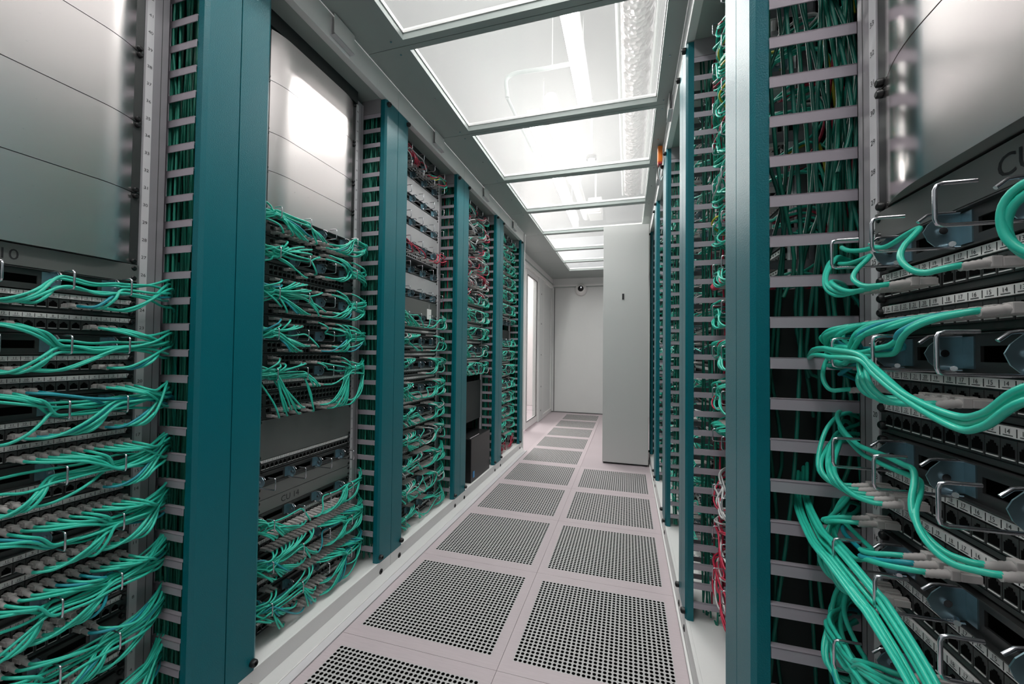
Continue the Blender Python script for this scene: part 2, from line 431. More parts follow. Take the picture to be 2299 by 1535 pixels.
# ---------------------------------------------------------------- far objects
t = thing('security_camera', 'white dome security camera on the far wall', 'camera', (-.771, 6.82, 2.108-.0))
t.location.z = 2.10
mb = MB(); mb.tube([(0, -.0, 0), (0, -.05, 0), (0, -.075, 0), (0, -.09, 0)], .1, 'label', 28, radii=[.10, .10, .088, .06]); mb.build('base', t)
bm = bmesh.new(); bmesh.ops.create_uvsphere(bm, u_segments=20, v_segments=12, radius=.05)
me = bpy.data.meshes.new('dome'); bm.to_mesh(me); bm.free(); me.materials.append(M['black'])
for p in me.polygons: p.use_smooth = True
d = link('dome', me, t, (0, -.085, .012))
mb = MB(); mb.tube([(.012, -.128, .025), (.012, -.137, .025)], .014, 'wire', 12); mb.build('lens', t)

t = thing('tall_cabinet', 'tall plain light grey cabinet at the end of the right rack row', 'cabinet', (-.021, 3.85, 0))
mb = MB(); mb.box((-.206, .02, .02), (.206, .58, 2.235), 'cab', .004); mb.build('body', t)
mb = MB(); mb.box((-.206, 0, .012), (.206, .02, 2.24), 'cab', .003); dr = mb.build('door', t)
mb = MB(); mb.box((-.035, -.004, 1.535), (-.011, 0, 1.60), 'cab', .001); mb.box((-.032, -.006, 1.54), (-.014, -.004, 1.595), 'black'); mb.build('lock', dr)
mb = MB(); mb.box((-.2, .01, 0), (.2, .57, .02), 'black'); mb.build('base', t)

# ---------------------------------------------------------------- racks
def post_mesh(s, sign):
    """front post; local origin at the seam, s=row side, sign=+1 post lies on +y of the seam"""
    mb = MB(); g = .0015
    y0, y1 = (g, .099) if sign > 0 else (-.099, -g)
    z0, z1 = .086, 2.197
    # front face with chamfered outer corner
    w = .010
    yi = y1 if sign > 0 else y0
    ys = y0 if sign > 0 else y1
    dy = -w*sign
    poly = [(0, ys), (0, yi+dy), (s*w*.7, yi), (s*.027, yi), (s*.027, ys)]
    mb.prism(poly, 2, z0, z1, 'teal')
    return mb.mesh('post')
def bolt_mesh(s, r=.011, h=.014):
    mb = MB(); mb.tube([(0, 0, 0), (-s*h*.7, 0, 0), (-s*h, 0, 0)], r, 'black', 14, radii=[r, r, r*.75])
    mb.tube([(-s*h, 0, 0), (-s*(h+.001), 0, 0)], r*.4, 'hole', 6); return mb.mesh('bolt')
def rung_mesh(s, D):
    mb = MB(); x0, x1 = s*.027, s*(D+.020)
    mb.box((x0, -.001, -.0095), (x1, .001, .0095), 'rung'); mb.box((x0, -.001, .0075), (x1, .012, .0095), 'rung')
    return mb.mesh('rung')
def rail_mesh(s, D, sgn, near):
    mb = MB(); a, b = .229*sgn, .283*sgn
    mb.box((s*(D-.001), a, .11), (s*(D+.001), b, 2.17), 'rail')
    mb.box((s*(D-.001), b-.002*sgn, .11), (s*(D+.035), b, 2.17), 'rail')
    st = (a+.004*sgn, a+.020*sgn)
    mb.box((s*(D-.0018), st[0], .12), (s*(D-.001), st[1], 2.15), 'strip')
    if near:
        for n in range(46):
            vs, fs, w = text_geo(str(n+1), .011)
            zc = Z(n)+U/2-.004; yc = (st[0]+st[1])/2
            # lettering reads along -s*y direction as seen from the aisle
            dirn = -1 if s > 0 else 1
            mb.add([(s*(D-.0021), yc+dirn*(v[0]-w/2), zc+v[1]) for v in vs], fs, 'ink')
    mb.box((s*(D-.0016), b-.016*sgn, .12), (s*(D-.001), b-.015*sgn, 2.16), 'panel')
    return mb.mesh('rail')
BOLT = {s: bolt_mesh(s) for s in (-1, 1)}
PB = {s: bolt_mesh(s, .012, .003) for s in (-1, 1)}
POST = {(s, g): post_mesh(s, g) for s in (-1, 1) for g in (-1, 1)}
RUNG = {s: rung_mesh(s, DEPTH[s]) for s in (-1, 1)}
RAIL = {(s, g, n): rail_mesh(s, DEPTH[s], g, n) for s in (-1, 1) for g in (-1, 1) for n in (False, True) if not (n and g < 0)}
RACK_LABELS = {}
def rack(s, k):
    X = XL if s < 0 else XR; Y0 = YL if s < 0 else YR
    yc = Y0-.4+.8*k; D = DEPTH[s]
    t = thing('server_rack', 'teal-framed open network rack, %s of the %s row%s' % ('nearest' if k == 0 else ORD[k] + (' and farthest' if k == 4 else ''), 'left' if s < 0 else 'right', ''),
              'rack', (X, yc, 0), 'teal-posted racks along the %s side of the aisle' % ('left' if s < 0 else 'right'))
    for g in (-1, 1):
        p = link('post', POST[(s, -g)], t, (0, g*.4, 0))
        for z in (.112, 2.178): link('bolt', BOLT[s], p, (0, -g*.084, z))
        link('mounting_rail', RAIL[(s, g, k <= 1 and g > 0)], t)
        la = MB(); la.box((s*(D+.016), .297*g, .12), (s*(D+.024), .299*g, 2.16), 'rung')
        zs = [1.306+.0682*i for i in range(-17, 13) if .13 < 1.306+.0682*i < 2.13]
        if g < 0:
            for z in zs: la.box((s*.027, -.297, z-.0095), (s*(D+.017), -.299, z+.0095), 'rung')
        la = la.build('cable_ladder', t)
        if g > 0:
            for z in zs: link('rung', RUNG[s], la, (0, .298, z))
    mb = MB(); mb.box((0, -.3985, 2.20), (s*.03, .3985, 2.299), 'white', .002); mb.build('fascia', t)
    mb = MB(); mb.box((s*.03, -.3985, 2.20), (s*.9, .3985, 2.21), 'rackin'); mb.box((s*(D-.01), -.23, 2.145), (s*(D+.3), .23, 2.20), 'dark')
    mb.box((s*.027, .296, 2.135), (s*(D+.02), .299, 2.20), 'rail')
    mb.build('roof', t)
    mb = MB(); mb.box((0, -.3988, 0), (s*.012, .3988, .088), 'white', .0015); mb.box((s*.012, -.3988, .076), (s*.9, .3988, .0875), 'white')
    mb.box((s*.012, -.3988, 0.0), (s*.9, -.39, .076), 'dark'); mb.box((s*(D+.01), -.25, .0875), (s*(D+.03), .25, .094), 'white')
    pl = mb.build('plinth', t)
    for g in (-1, 1): link('bolt', PB[s], pl, (0, g*.325, .043))
    if k == 0:
        mb = MB(); mb.box((s*.034, -.3988, .088), (s*.9, -.3965, 2.20), 'dark'); mb.build('side_panel', t)
    if k == 0 and s > 0:
        mb = MB(); mb.box((s*.034, .395, .088), (s*.9, .3988, 1.17), 'dark'); mb.build('shade_sheet', t)  # dark sheet added to black out the lower part of the duct
    if k == 4:
        mb = MB(); mb.box((s*.034, .3965, .088), (s*.9, .3988, 2.20), 'dark'); mb.build('side_panel', t)
    mb = MB(); mb.box((s*.88, -.396, .088), (s*.89, .396, 2.20), 'dark'); mb.box((s*(D+.30), -.36, .088), (s*(D+.31), .36, 2.145), 'dark'); mb.build('rear_panel', t)
    return t
for s in (-1, 1):
    for k in range(5): rack(s, k)

# white end strip of the left row, label holders on the fascia
mb = MB(); mb.box((-1.068, 4.052, 0), (-1.98, 4.075, 2.30), 'white'); mb.box((-1.066, 4.052, .0), (-1.058, 4.075, 2.30), 'white')
o = mb.build('row_end_panel'); tag(o, 'narrow light grey end panel closing the far end of the left row', 'panel')
mb = MB(); mb.box((.205, 4.065, 0), (1.2, 4.085, 2.30), 'white')
o = mb.build('row_end_panel'); tag(o, 'light grey end panel closing the far end of the right row', 'panel')
for s, ys in ((-1, (1.25, 2.05, 2.85, 3.65)), (1, (1.262, 2.062, 2.862))):
    for i, y in enumerate(ys):
        X = XL if s < 0 else XR
        t = thing('label_holder', 'white %slabel holder on the top rail above the %s' % ('number ' if s > 0 else '', RN(s, i+1)), 'label holder', (X-s*0, y, 2.255),
                  'label holders on the top rail of the %s row' % ('left' if s < 0 else 'right'))
        mb = MB(); mb.box((-s*.0, -.055, -.04), (-s*.004, .055, .03), 'strip'); mb.box((-s*.004, -.055, -.04), (-s*.020, .055, -.037), 'strip'); mb.build('bracket', t)
        mb = MB(); mb.box((-s*.016, -.056, -.032), (-s*.018, .056, .040), 'label'); mb.build('label_plate', t)

# ---------------------------------------------------------------- rack equipment
HW = .228
GR = [y for y in [(i-11.5)*.0174+((i//6)-1.5)*.0022 for i in range(24)]]
def panel_plate(s, jacks, strip=True, near=True, skip=None):
    mb = MB()
    mb.box((0, -HW, .0008), (s*.003, HW, U-.0008), 'panel')
    mb.box((-s*.002, -HW+.022, .002), (0, HW-.022, .0075), 'panel')
    if strip:
        mb.box((-s*.004, -.216, .0325), (0, .216, .0425), 'label')
        for i in range(24):
            y = GR[i]
            if near:
                vs, fs, w = text_geo(str(i+1 if s > 0 else 24-i), .0065); dn = -1 if s > 0 else 1
                mb.add([(-s*.0043, y+dn*(v[0]-w/2), .0362+v[1]) for v in vs], fs, 'ink')
                mb.box((-s*.0043, y-.005, .0342), (-s*.004, y+.005, .0349), 'ink')
                mb.box((-s*.0043, y+.0078, .0335), (-s*.004, y+.0086, .0415), 'ink')
            else:
                mb.box((-s*.0043, y-.003, .036), (-s*.004, y+.003, .0395), 'ink')
    for i in jacks:
        jack(mb, s, GR[i])
    ears(mb, s, U)
    return mb
def jack(mb, s, y):
    z0 = .0095
    mb.box((-s*.0035, y-.0082, z0), (0, y+.0082, z0+.0205), 'panel')
    mb.box((-s*.0042, y-.0060, z0+.0045), (-s*.003, y+.0060, z0+.0125), 'hole')
    mb.box((-s*.0042, y-.0040, z0+.0125), (-s*.003, y+.0040, z0+.0148), 'hole')
    mb.box((-s*.0042, y-.0018, z0+.0148), (-s*.003, y+.0018, z0+.0170), 'hole')
    mb.box((-s*.0044, y-.0065, z0+.002), (-s*.003, y+.0065, z0+.0030), 'label')
def jack_mesh(s):
    mb = MB(); jack(mb, s, 0); return mb.mesh('jack')
JM = {s: jack_mesh(s) for s in (-1, 1)}
CACHE = {}
def cached(key, fn):
    if key not in CACHE: CACHE[key] = fn()
    return CACHE[key]
def ears(mb, s, h):
    for g in (-1, 1):
        for z in ((.010, h-.010) if h < .06 else (.008, h-.008)):
            mb.tube([(0, g*(HW-.009), z), (-s*.006, g*(HW-.009), z), (-s*.008, g*(HW-.009), z)], .0055, 'black', 8, radii=[.0062, .0062, .004])
def base(s, k, n, name, label, cat, group=None):
    X = (XL if s < 0 else XR)+s*(DEPTH[s]-.001); Y0 = YL if s < 0 else YR
    return thing(name, label, cat, (X, Y0-.4+.8*k, Z(n)), group)
def blank(s, k, n, h, label, group, finish='steel'):
    t = base(s, k, n, 'blank_panel', label, 'blank panel', group)
    def mk():
        mb = MB(); H = h*U-.0012; E = HW-.018; R = .075 if s < 0 else .12; A = math.radians(24); top = R/math.sin(A)*(1-math.cos(A))+.001
        prof = []
        for i in range(13):
            a = A*i/12; prof.append((E-.0-R*math.sin(A)/math.sin(A)+R*math.sin(a)/math.sin(A)*1.0, top-(R/math.sin(A))*(1-math.cos(a))))
        ys = [(-y, d) for y, d in reversed(prof)]+prof
        vs = []; fs = []
        for y, d in ys: vs += [(-s*max(d, -.001), y, .0006), (-s*max(d, -.001), y, H)]
        for i in range(len(ys)-1): fs.append((2*i, 2*i+2, 2*i+3, 2*i+1))
        mb.add(vs, fs, finish, True)
        for z in (.0006, H):   # returned edges
            e = []; f2 = []
            for y, d in ys: e += [(-s*max(d, -.001), y, z), (s*.004, y, z)]
            for i in range(len(ys)-1): f2.append((2*i, 2*i+2, 2*i+3, 2*i+1))
            mb.add(e, f2, finish)
        mb.box((0, -HW, .0006), (s*.003, -E+.002, H), 'panel'); mb.box((0, E-.002, .0006), (s*.003, HW, H), 'panel'); ears(mb, s, h*U)
        return mb.mesh('front_plate')
    link('front_plate', cached(('blank', s, h, finish), mk), t)
    return t
def flat_bar(s, k, n, h, label, text=None, ty=0, col='bar', group=None, name='label_bar', cat='label bar'):
    t = base(s, k, n, name, label, cat, group)
    mb = MB(); mb.box((0, -HW, .0006), (-s*.006, HW, h*U-.0012), col, .0008); ears(mb, s, h*U); mb.build('front_plate', t)
    if text:
        vs, fs, w = text_geo(text, .030); dn = -1 if s > 0 else 1
        mb = MB(); mb.add([(-s*.0064, ty+dn*v[0], .0115+v[1]) for v in vs], fs, 'ink'); mb.build('lettering', t)
    return t
RINGY = {(-1, 0): [-.215, -.12, -.024, .074, .172], (1, 0): [-.20, -.108, -.016, .080, .172]}
def ringys(s, k): return RINGY.get((s, k), [-.226, -.100, .028, .155])
RD = .082
def ring_mesh(s):
    mb = MB(); r = .0019; zt, zb = .041, .003
    P = lambda d, z: (-s*d, 0, z)
    # outer upright, bottom arm back to the plate, short top arm, gap, bent top arm
    pts = [P(.052, zt)] + [P(RD-.006, zt), P(RD-.0015, zt-.0015), P(RD, zt-.006)] + [P(RD, zb+.006), P(RD-.0015, zb+.0015), P(RD-.006, zb), P(.004, zb)]
    mb.tube(pts, r, 'wire', 8)
    mb.tube([P(.040, zt-.008), P(.032, zt-.001), P(.026, zt), P(.004, zt)], r, 'wire', 8)
    return mb.mesh('cable_ring')
def bracket_mesh(s):
    mb = MB()
    poly = [(0, .006), (0, .040), (-s*.020, .040), (-s*.030, .030), (-s*.034, .022), (-s*.030, .012), (-s*.022, .004)]
    mb.prism(poly, 1, .0022, .0036, 'zinc')
    mb.box((-s*.0015, -.012, .006), (0, .0022, .040), 'zinc')
    mb.tube([(-s*.018, -.0005, .022), (-s*.018, .0065, .022)], .004, 'wire', 10)
    mb.tube([(-s*.010, .002, .006), (-s*.014, -.006, .006)], .003, 'wire', 8)
    return mb.mesh('bracket')
RINGM = {s: ring_mesh(s) for s in (-1, 1)}; BRM = {s: bracket_mesh(s) for s in (-1, 1)}
def manager(s, k, n, label, group, col='panel'):
    t = base(s, k, n, 'cable_manager', label, 'cable manager', group)
    rys = ringys(s, k)
    def mk():
        mb = MB(); H = U-.001; cuts = [(-HW, rys[0]-.018)]
        rr = [-HW+.004]+[y for y in rys]+[HW-.004]
        zl, zh = .0135, .0300
        mb.box((0, -HW, .0006), (s*.003, HW, zl), col); mb.box((0, -HW, zh), (s*.003, HW, H), col)
        last = -HW
        for a, b in zip(rys[:-1], rys[1:]):
            h0, h1 = a+.018, b-.018
            mb.box((0, last, zl), (s*.003, h0, zh), col); last = h1
        mb.box((0, last, zl), (s*.003, HW, zh), col)
        mb.box((0, -HW+.02, H-.0015), (-s*.008, HW-.02, H), col); mb.box((0, -HW+.02, .0006), (-s*.008, HW-.02, .002), col)
        ears(mb, s, U)
        return mb.mesh('front_plate')
    link('front_plate', cached(('man', s, k if k == 0 else 1, col), mk), t)
    for y in rys:
        r = link('cable_ring', RINGM[s], t, (0, y, 0))
        link('bracket', BRM[s], r)
    return t
def patch(s, k, n, label, group, near, free):
    t = base(s, k, n, 'patch_panel', label, 'patch panel', group)
    if near:
        vis = [i for i in free if GR[i] > -.03 or k > 0]
        rest = [i for i in range(24) if i not in vis]
        link('front_plate', cached(('pp', s, tuple(rest)), lambda: panel_plate(s, rest, near=True).mesh('front_plate')), t)
        for i in vis: link('jack', JM[s], t, (0, GR[i], 0))
    else:
        link('front_plate', cached(('ppf', s), lambda: panel_plate(s, range(24), near=False).mesh('front_plate')), t)
    return t
def switch(s, k, n, label, group, col='device'):
    t = base(s, k, n, 'network_switch', label, 'switch', group)
    def mk():
        mb = MB(); mb.box((-s*.004, -HW+.01, .001), (s*.2, HW-.01, U-.001), col, .001); mb.box((0, -HW, .001), (s*.003, HW, U-.001), col); ears(mb, s, U)
        return mb.mesh('chassis')
    link('chassis', cached(('sw', s, col), mk), t)
    def mk2():
        mb = MB()
        for i in range(20):
            for zz in (.006, .0245):
                y = -HW+.03+i*.0185; mb.box((-s*.0048, y, zz), (-s*.004, y+.0125, zz+.0115), 'hole'); mb.box((-s*.0050, y+.001, zz+.0118), (-s*.004, y+.003, zz+.0130), 'label')
        return mb.mesh('port_block')
    link('port_block', cached(('swp', s, col), mk2), t)
    return t

# ---------------------------------------------------------------- patch cords
PLUG = {}
def plug_mesh(s):
    mb = MB(); P = 'plug'
    mb.box((-s*.002, -.0058, -.0040), (-s*.022, .0058, .0040), P, .0006)
    mb.box((-s*.004, -.0030, .0040), (-s*.024, .0030, .0056), P)            # latch
    mb.box((-s*.022, -.0054, -.0044), (-s*.030, .0054, .0060), P, .001)     # hood
    r = [.0050, .0050, .0042, .0050, .0042, .0047, .0040, .0045, .0038, .0040]
    mb.tube([(-s*(.028+.0024*i), 0, -.0003*i) for i in range(10)], .005, P, 8, radii=r)
    return mb.mesh('plug')
PLUG = {s: plug_mesh(s) for s in (-1, 1)}
rnd = random.Random(11)
BUDGET = [288]
MASS = MB()
CORDS = []
def cord_path(s, k, n, yp, zrow, man, direction, R, lean=None):
    """points in rack-local coordinates (out from panel plane = -s*x), y from rack centre, absolute z"""
    zp = Z(n)+zrow; zm = Z(man)+.022
    o = [(.048, yp, zp-.001), (.056, yp+direction*.002, zp-.002)]
    rys = [y for y in ringys(s, k) if (y-yp)*direction > .050]
    rys.sort(key=lambda y: y*direction)
    lane_d = R.uniform(.040, .074); lane_z = R.uniform(-.015, .013)
    first = rys[0] if rys else direction*.262
    reach = abs(first-yp); sgnz = (zm-zp)
    o.append((.066+R.uniform(0, .010), yp+direction*reach*.22, zp-.004+sgnz*.05-R.uniform(0, .006)))
    o.append((.070+R.uniform(0, .010), yp+direction*reach*.55, zp+sgnz*.42-R.uniform(0, .006)))
    for j, y in enumerate(rys):
        o.append((lane_d, y-direction*.012, zm+lane_z)); o.append((lane_d, y+direction*.012, zm+lane_z+R.uniform(-.002, .002)))
        if j+1 < len(rys):
            ym = (y+rys[j+1])/2
            o.append((lane_d+R.uniform(-.006, .008), ym, zm+lane_z-R.uniform(-.003, .012)))
    go = R.uniform(-.035, .045)
    if rys: o.append((lane_d-.004, direction*.235, zm+lane_z+go*.35+R.uniform(-.004, .006)))
    o.append((R.uniform(.020, .045), direction*.275, zm+(lane_z if rys else 0)*.7+go*.8))
    vd = R.uniform(-.07, -.02)
    o.append((R.uniform(-.02, .012), direction*.315, zm+go))
    dn = -1 if R.random() < .72 else 1
    o.append((vd, direction*.335, zm+go+dn*.03))
    o.append((vd-.01, direction*.345, zm+go+dn*.12))
    o.append((vd-.02, direction*.350, zm+go+dn*.24))
    # drop degenerate neighbours
    res = [o[0]]
    for p in o[1:]:
        if math.dist(p, res[-1]) > .004: res.append(p)
    return res
def cord(s, k, n, yp, zrow, man, direction, R, individual, label, group, col='cord', plugs=True):
    X = (XL if s < 0 else XR)+s*DEPTH[s]; Y = (YL if s < 0 else YR)-.4+.8*k
    pts = [(-s*d, y, z) for d, y, z in cord_path(s, k, n, yp, zrow, man, direction, R)]
    if individual:
        org = Vector((-s*.048, yp, Z(n)+zrow))
        mb = MB(); mb.tube(smooth([Vector(p)-org for p in pts], 3), .0031, col, 8)
        o = mb.build('network_cable', None, (X+org.x, Y+org.y, org.z)); tag(o, label, 'cable', group)
        link('plug', PLUG[s], o, (s*.048, 0, 0))
        BUDGET[0] -= 1
    else:
        MASS.tube([Vector(p)+Vector((X, Y, 0)) for p in smooth(pts, 2)], .0031, col, 5, False)
        a = Vector((X, Y+yp, Z(n)+zrow))
        MASS.box((a.x-s*.002, a.y-.0056, a.z-.004), (a.x-s*.030, a.y+.0056, a.z+.005), 'plug')
        MASS.tube([(a.x-s*.03, a.y, a.z), (a.x-s*.056, a.y, a.z-.002)], .0047, 'plug', 5, False)

def col_pick(R, palette):
    return R.choice(palette)
def layout(s, k, rows, near, indiv, seed):
    """rows: list of (unit, kind, height, extra)"""
    R = random.Random(seed); nm = RN(s, k)
    cnt = {}
    mans = [r[0] for r in rows if r[1] == 'man']
    def nxt(kind): cnt[kind] = cnt.get(kind, 0)+1; return ORD[cnt[kind]-1]
    for r in sorted(rows, key=lambda r: -r[0]):
        n, kind = r[0], r[1]
        if kind == 'blank':
            blank(s, k, n, r[2], '%s blank steel panel from the top in the %s' % (nxt(kind), nm), 'blank steel panels in the %s' % nm, r[3] if len(r) > 3 else 'steel')
        elif kind == 'bar':
            flat_bar(s, k, n, r[2], r[4], r[3], r[5])
        elif kind == 'plain':
            flat_bar(s, k, n, r[2], '%s flat grey filler plate from the top in the %s' % (nxt(kind), nm), None, 0, r[3], 'flat filler plates in the %s' % nm, 'filler_plate', 'filler plate')
        elif kind == 'man':
            manager(s, k, n, '%s wire-ring cable manager from the top in the %s' % (nxt(kind), nm), 'ring cable managers in the %s' % nm)
        elif kind in ('patch', 'switch'):
            occ = r[2]; pal = r[3] if len(r) > 3 else ['cord']
            man = min(mans, key=lambda m: abs(m-n)) if mans else n
            used = []
            if kind == 'patch':
                i = 0
                while i < 24:
                    run = R.randint(1, 5); on = R.random() < occ
                    for j in range(i, min(24, i+run)):
                        if on: used.append(j)
                    i += run
                if callable(occ): used = []
                free = [i for i in range(24) if i not in used]
                patch(s, k, n, '%s patch panel from the top in the %s' % (nxt(kind), nm), 'patch panels in the %s' % nm, near, free)
                items = [(i, GR[i], .0165) for i in used]
            else:
                switch(s, k, n, '%s dark network switch from the top in the %s' % (nxt(kind), nm), 'network switches in the %s' % nm, r[4] if len(r) > 4 else 'device')
                items = []
                for i in range(20):
                    for zz in (.0118, .0303):
                        if R.random() < occ: items.append((i, -HW+.036+i*.0185, zz))
            row = ORD[sorted(mans, reverse=True).index(man)] if mans else 'only'
            for (i, y, zr) in items:
                direction = 1 if (k == 0 or y > R.uniform(-.05, .02)) else -1
                if k == 0 and y < -.10: direction = -1
                vis = k > 0 or y > -.03
                if not vis: 
                    if R.random() < .6: continue
                col = R.choice(pal)
                ind = indiv and vis and BUDGET[0] > 0
                cn = {'cord': 'turquoise', 'cordblue': 'blue-green', 'cordred': 'red', 'cordwhite': 'white', 'cordyellow': 'yellow'}[col]
                cord(s, k, n, y, zr, man, direction, R, ind,
                     '%s patch cord through ring row %s from the top, %s' % (cn, row, nm),
                     '%s cords through ring row %s of the %s' % (cn, row, nm), col)
def pattern(top, bottom, occ, kind='patch', pal=None, rnd_=None):
    rows = []; n = top
    while n >= bottom:
        rows.append((n, 'man'))
        for m in (n-1, n-2):
            if m >= bottom: rows.append((m, kind, occ, pal or ['cord']))
        n -= 3
    return rows
c8 = ['cord']*11+['cordblue']
# nearest left rack
rows = [(42, 'blank', 4), (38, 'blank', 4), (34, 'blank', 4), (30, 'blank', 4), (26, 'blank', 4),
        (25, 'bar', 1, 'CU 10', 'grey label bar lettered CU 10 in the nearest left rack', -.052)]
rows += pattern(24, 0, .66, pal=c8)
layout(-1, 0, rows, True, True, 5)
# nearest right rack
rows = [(n, 'blank', 4, 'steel_polished') for n in (42, 38, 34, 30, 26)]+[
        (25, 'bar', 1, 'CU 12', 'grey label bar lettered CU in the nearest right rack', .030)]
rows += pattern(24, 0, .36, pal=c8)
layout(1, 0, rows, True, True, 9)
# second left rack
rows = [(42, 'blank', 4), (38, 'blank', 4), (35, 'blank', 3), (32, 'blank', 3)]
rows += [(31, 'man'), (30, 'switch', .62, c8), (29, 'switch', .45, c8), (28, 'man'), (27, 'switch', .35, c8), (26, 'switch', .35, c8),
         (25, 'man'), (24, 'switch', .4, c8), (23, 'switch', .3, c8), (22, 'man'), (21, 'switch', .4, c8), (20, 'switch', .3, c8),
         (19, 'man'), (18, 'patch', .2, c8), (17, 'switch', .0), (16, 'switch', .75, ['cord']),
         (13, 'plain', 3, 'bar'), (12, 'patch', .0), (11, 'man'), (10, 'plain', 1, 'bar'),
         (9, 'bar', 1, 'CU 14', 'grey label bar lettered CU 14 in the second left rack', -.13),
         (8, 'man'), (7, 'patch', .8, c8), (6, 'patch', .85, c8), (5, 'man'), (4, 'patch', .8, c8), (3, 'patch', .85, c8), (2, 'man'), (1, 'patch', .8, c8), (0, 'patch', .6, c8)]
layout(-1, 1, rows, True, True, 21)
# third left rack
rows = []
pr = ['cord', 'cordwhite', 'cordred', 'cord', 'cordyellow']
n = 45
rows += [(45, 'man'), (44, 'switch', .3, pr, 'lightdev')]
for m in (43, 40, 37, 34, 31, 28): rows += [(m, 'man'), (m-2, 'plain', 2, 'lightdev')]
rows[-1] = (26, 'plain', 2, 'bar')
rows += [(m, 'patch', .8, ['cord']) for m in ()]
rows += pattern(25, 0, .6, pal=['cord']*9+['cordwhite'])
rows = [r if not (r[0] == 32 and r[1] == 'plain') else (33, 'switch', .25, ['cordred'], 'lightdev') for r in rows]
layout(-1, 2, rows, False, False, 31)
# fourth left rack
rows = pattern(45, 31, .3, 'switch', ['cordwhite', 'cordred', 'cord', 'cordwhite'])
rows += pattern(30, 17, .6, pal=['cord']*8+['cordwhite'])
rows += [(9, 'plain', 7, 'dark')]  # added dark plate stands in for the shade of an empty bay
layout(-1, 3, rows, False, False, 41)
rows = pattern(45, 27, .65, pal=['cord'])+[(24, 'plain', 2, 'dark')]+pattern(23, 2, .6, pal=['cord'])+[(0, 'switch', .5, ['cordred'])]
layout(-1, 4, rows, False, False, 51)
# right racks beyond the first
rows = pattern(45, 31, .30, 'switch', ['cord']*8+['cordred', 'cordyellow', 'cordwhite'])+pattern(30, 15, .5, pal=['cord']*8+['cordred'])
rows += [(12, 'plain', 3, 'lightdev')]+pattern(11, 3, .2, 'switch', ['cordred', 'cordwhite'])
layout(1, 1, rows, False, False, 61)
for k in (2, 3, 4): layout(1, k, pattern(45, 0, .3, pal=['cord']*6+['cordwhite']), False, False, 60+k*10)

o = MASS.build('cable_tangle')
tag(o, 'tangle of remaining turquoise and coloured patch cords in the farther racks', 'cables', None, 'stuff')

# loose hand-placed cords of the nearest right rack
def free_cord(name, label, pts, col='cord', r=.0031, cat='cable', group=None):
    mb = MB(); o0 = Vector(pts[0]); mb.tube(catmull([Vector(p)-o0 for p in pts], 8), r, col, 8)
    return tag(mb.build(name, None, o0), label, cat, group)

RR = random.Random(77)
def jit(pts, a): 
    dx, dy, dz = RR.uniform(-a, a), RR.uniform(-a, a)*.4, RR.uniform(-a, a)
    return [(x+dx, y+dy+RR.uniform(-.002, .002), z+dz+RR.uniform(-.002, .002)) for x, y, z in pts]
for i in range(7):
    pts = jit([(.31, .86, .84), (.285, .79, .80), (.268, .70, .785), (.262, .650, .786), (.262, .625, .784), (.262, .555, .776), (.262, .530, .772), (.262, .46, .745), (.258, .40, .700), (.275, .33, .66)], .010)
    free_cord('network_cable', 'turquoise network cable slanting down through two rings at the lower nearest right rack', pts, group='slanting cables of the nearest right rack')
for i in range(3):
    pts = jit([(.30, .80, 1.04), (.27, .70, 1.05), (.262, .648, 1.052), (.262, .625, 1.050), (.26, .555, 1.045), (.262, .530, 1.03), (.263, .48, 1.008), (.268, .43, .992), (.262, .39, 1.0), (.262, .35, 1.026), (.29, .30, 1.03)], .006)
    free_cord('network_cable', 'turquoise network cable sagging in a long arc across the nearest right rack', pts, group='sagging cables of the nearest right rack')
for i in range(2):
    pts = jit([(.31, .29, 1.10), (.268, .345, 1.110), (.256, .366, 1.138), (.263, .352, 1.166), (.31, .29, 1.165)], .004)
    free_cord('network_cable', 'turquoise network cable looping upward at the right edge of the photo', pts, group='looping cables at the nearest right label bar')

# vertical trunk cables in the ducts
def trunk(s, k, count, cross, colw=None):
    X = (XL if s < 0 else XR); Y = (YL if s < 0 else YR)-.4+.8*k; D = DEPTH[s]; R = random.Random(100+k+7*s)
    mb = MB()
    for i in range(count):
        y = Y+R.uniform(.306, .390); d = R.uniform(.045, D+.09); col = ('trunk' if (s, k) != (1, 0) else 'trunk_shaded') if R.random() < .93 else (colw or 'trunk')
        top = 2.18; bot = R.choice((.1, .1, .1, R.uniform(.2, 1.4)) if (s, k) != (1, 0) else (.1, R.uniform(1.0, 1.3), R.uniform(1.1, 1.4), R.uniform(.6, 1.3)))
        pts = []; z = top
        while z > bot:
            pts.append((X+s*(d+R.uniform(-cross, cross)), y+R.uniform(-.008, .008), z)); z -= R.uniform(.18, .34)
            y = min(max(y, Y+.305), Y+.392)
        pts.append((X+s*d, y, bot))
        if len(pts) > 2: mb.tube(catmull(pts, 4), .0032, col, 6, False)
    o = mb.build('duct_cables'); tag(o, 'green cables, tinted with duct shade, hanging in the side duct of the %s' % RN(s, k), 'cables', None, 'stuff')
for k in range(5): trunk(-1, k, 46 if k < 2 else 34, .006 if k < 3 else .01, 'cordred' if k >= 2 else None)
for k in range(5): trunk(1, k, 26 if k == 0 else 30, .03 if k == 0 else .012, 'cordred' if k == 1 else None)

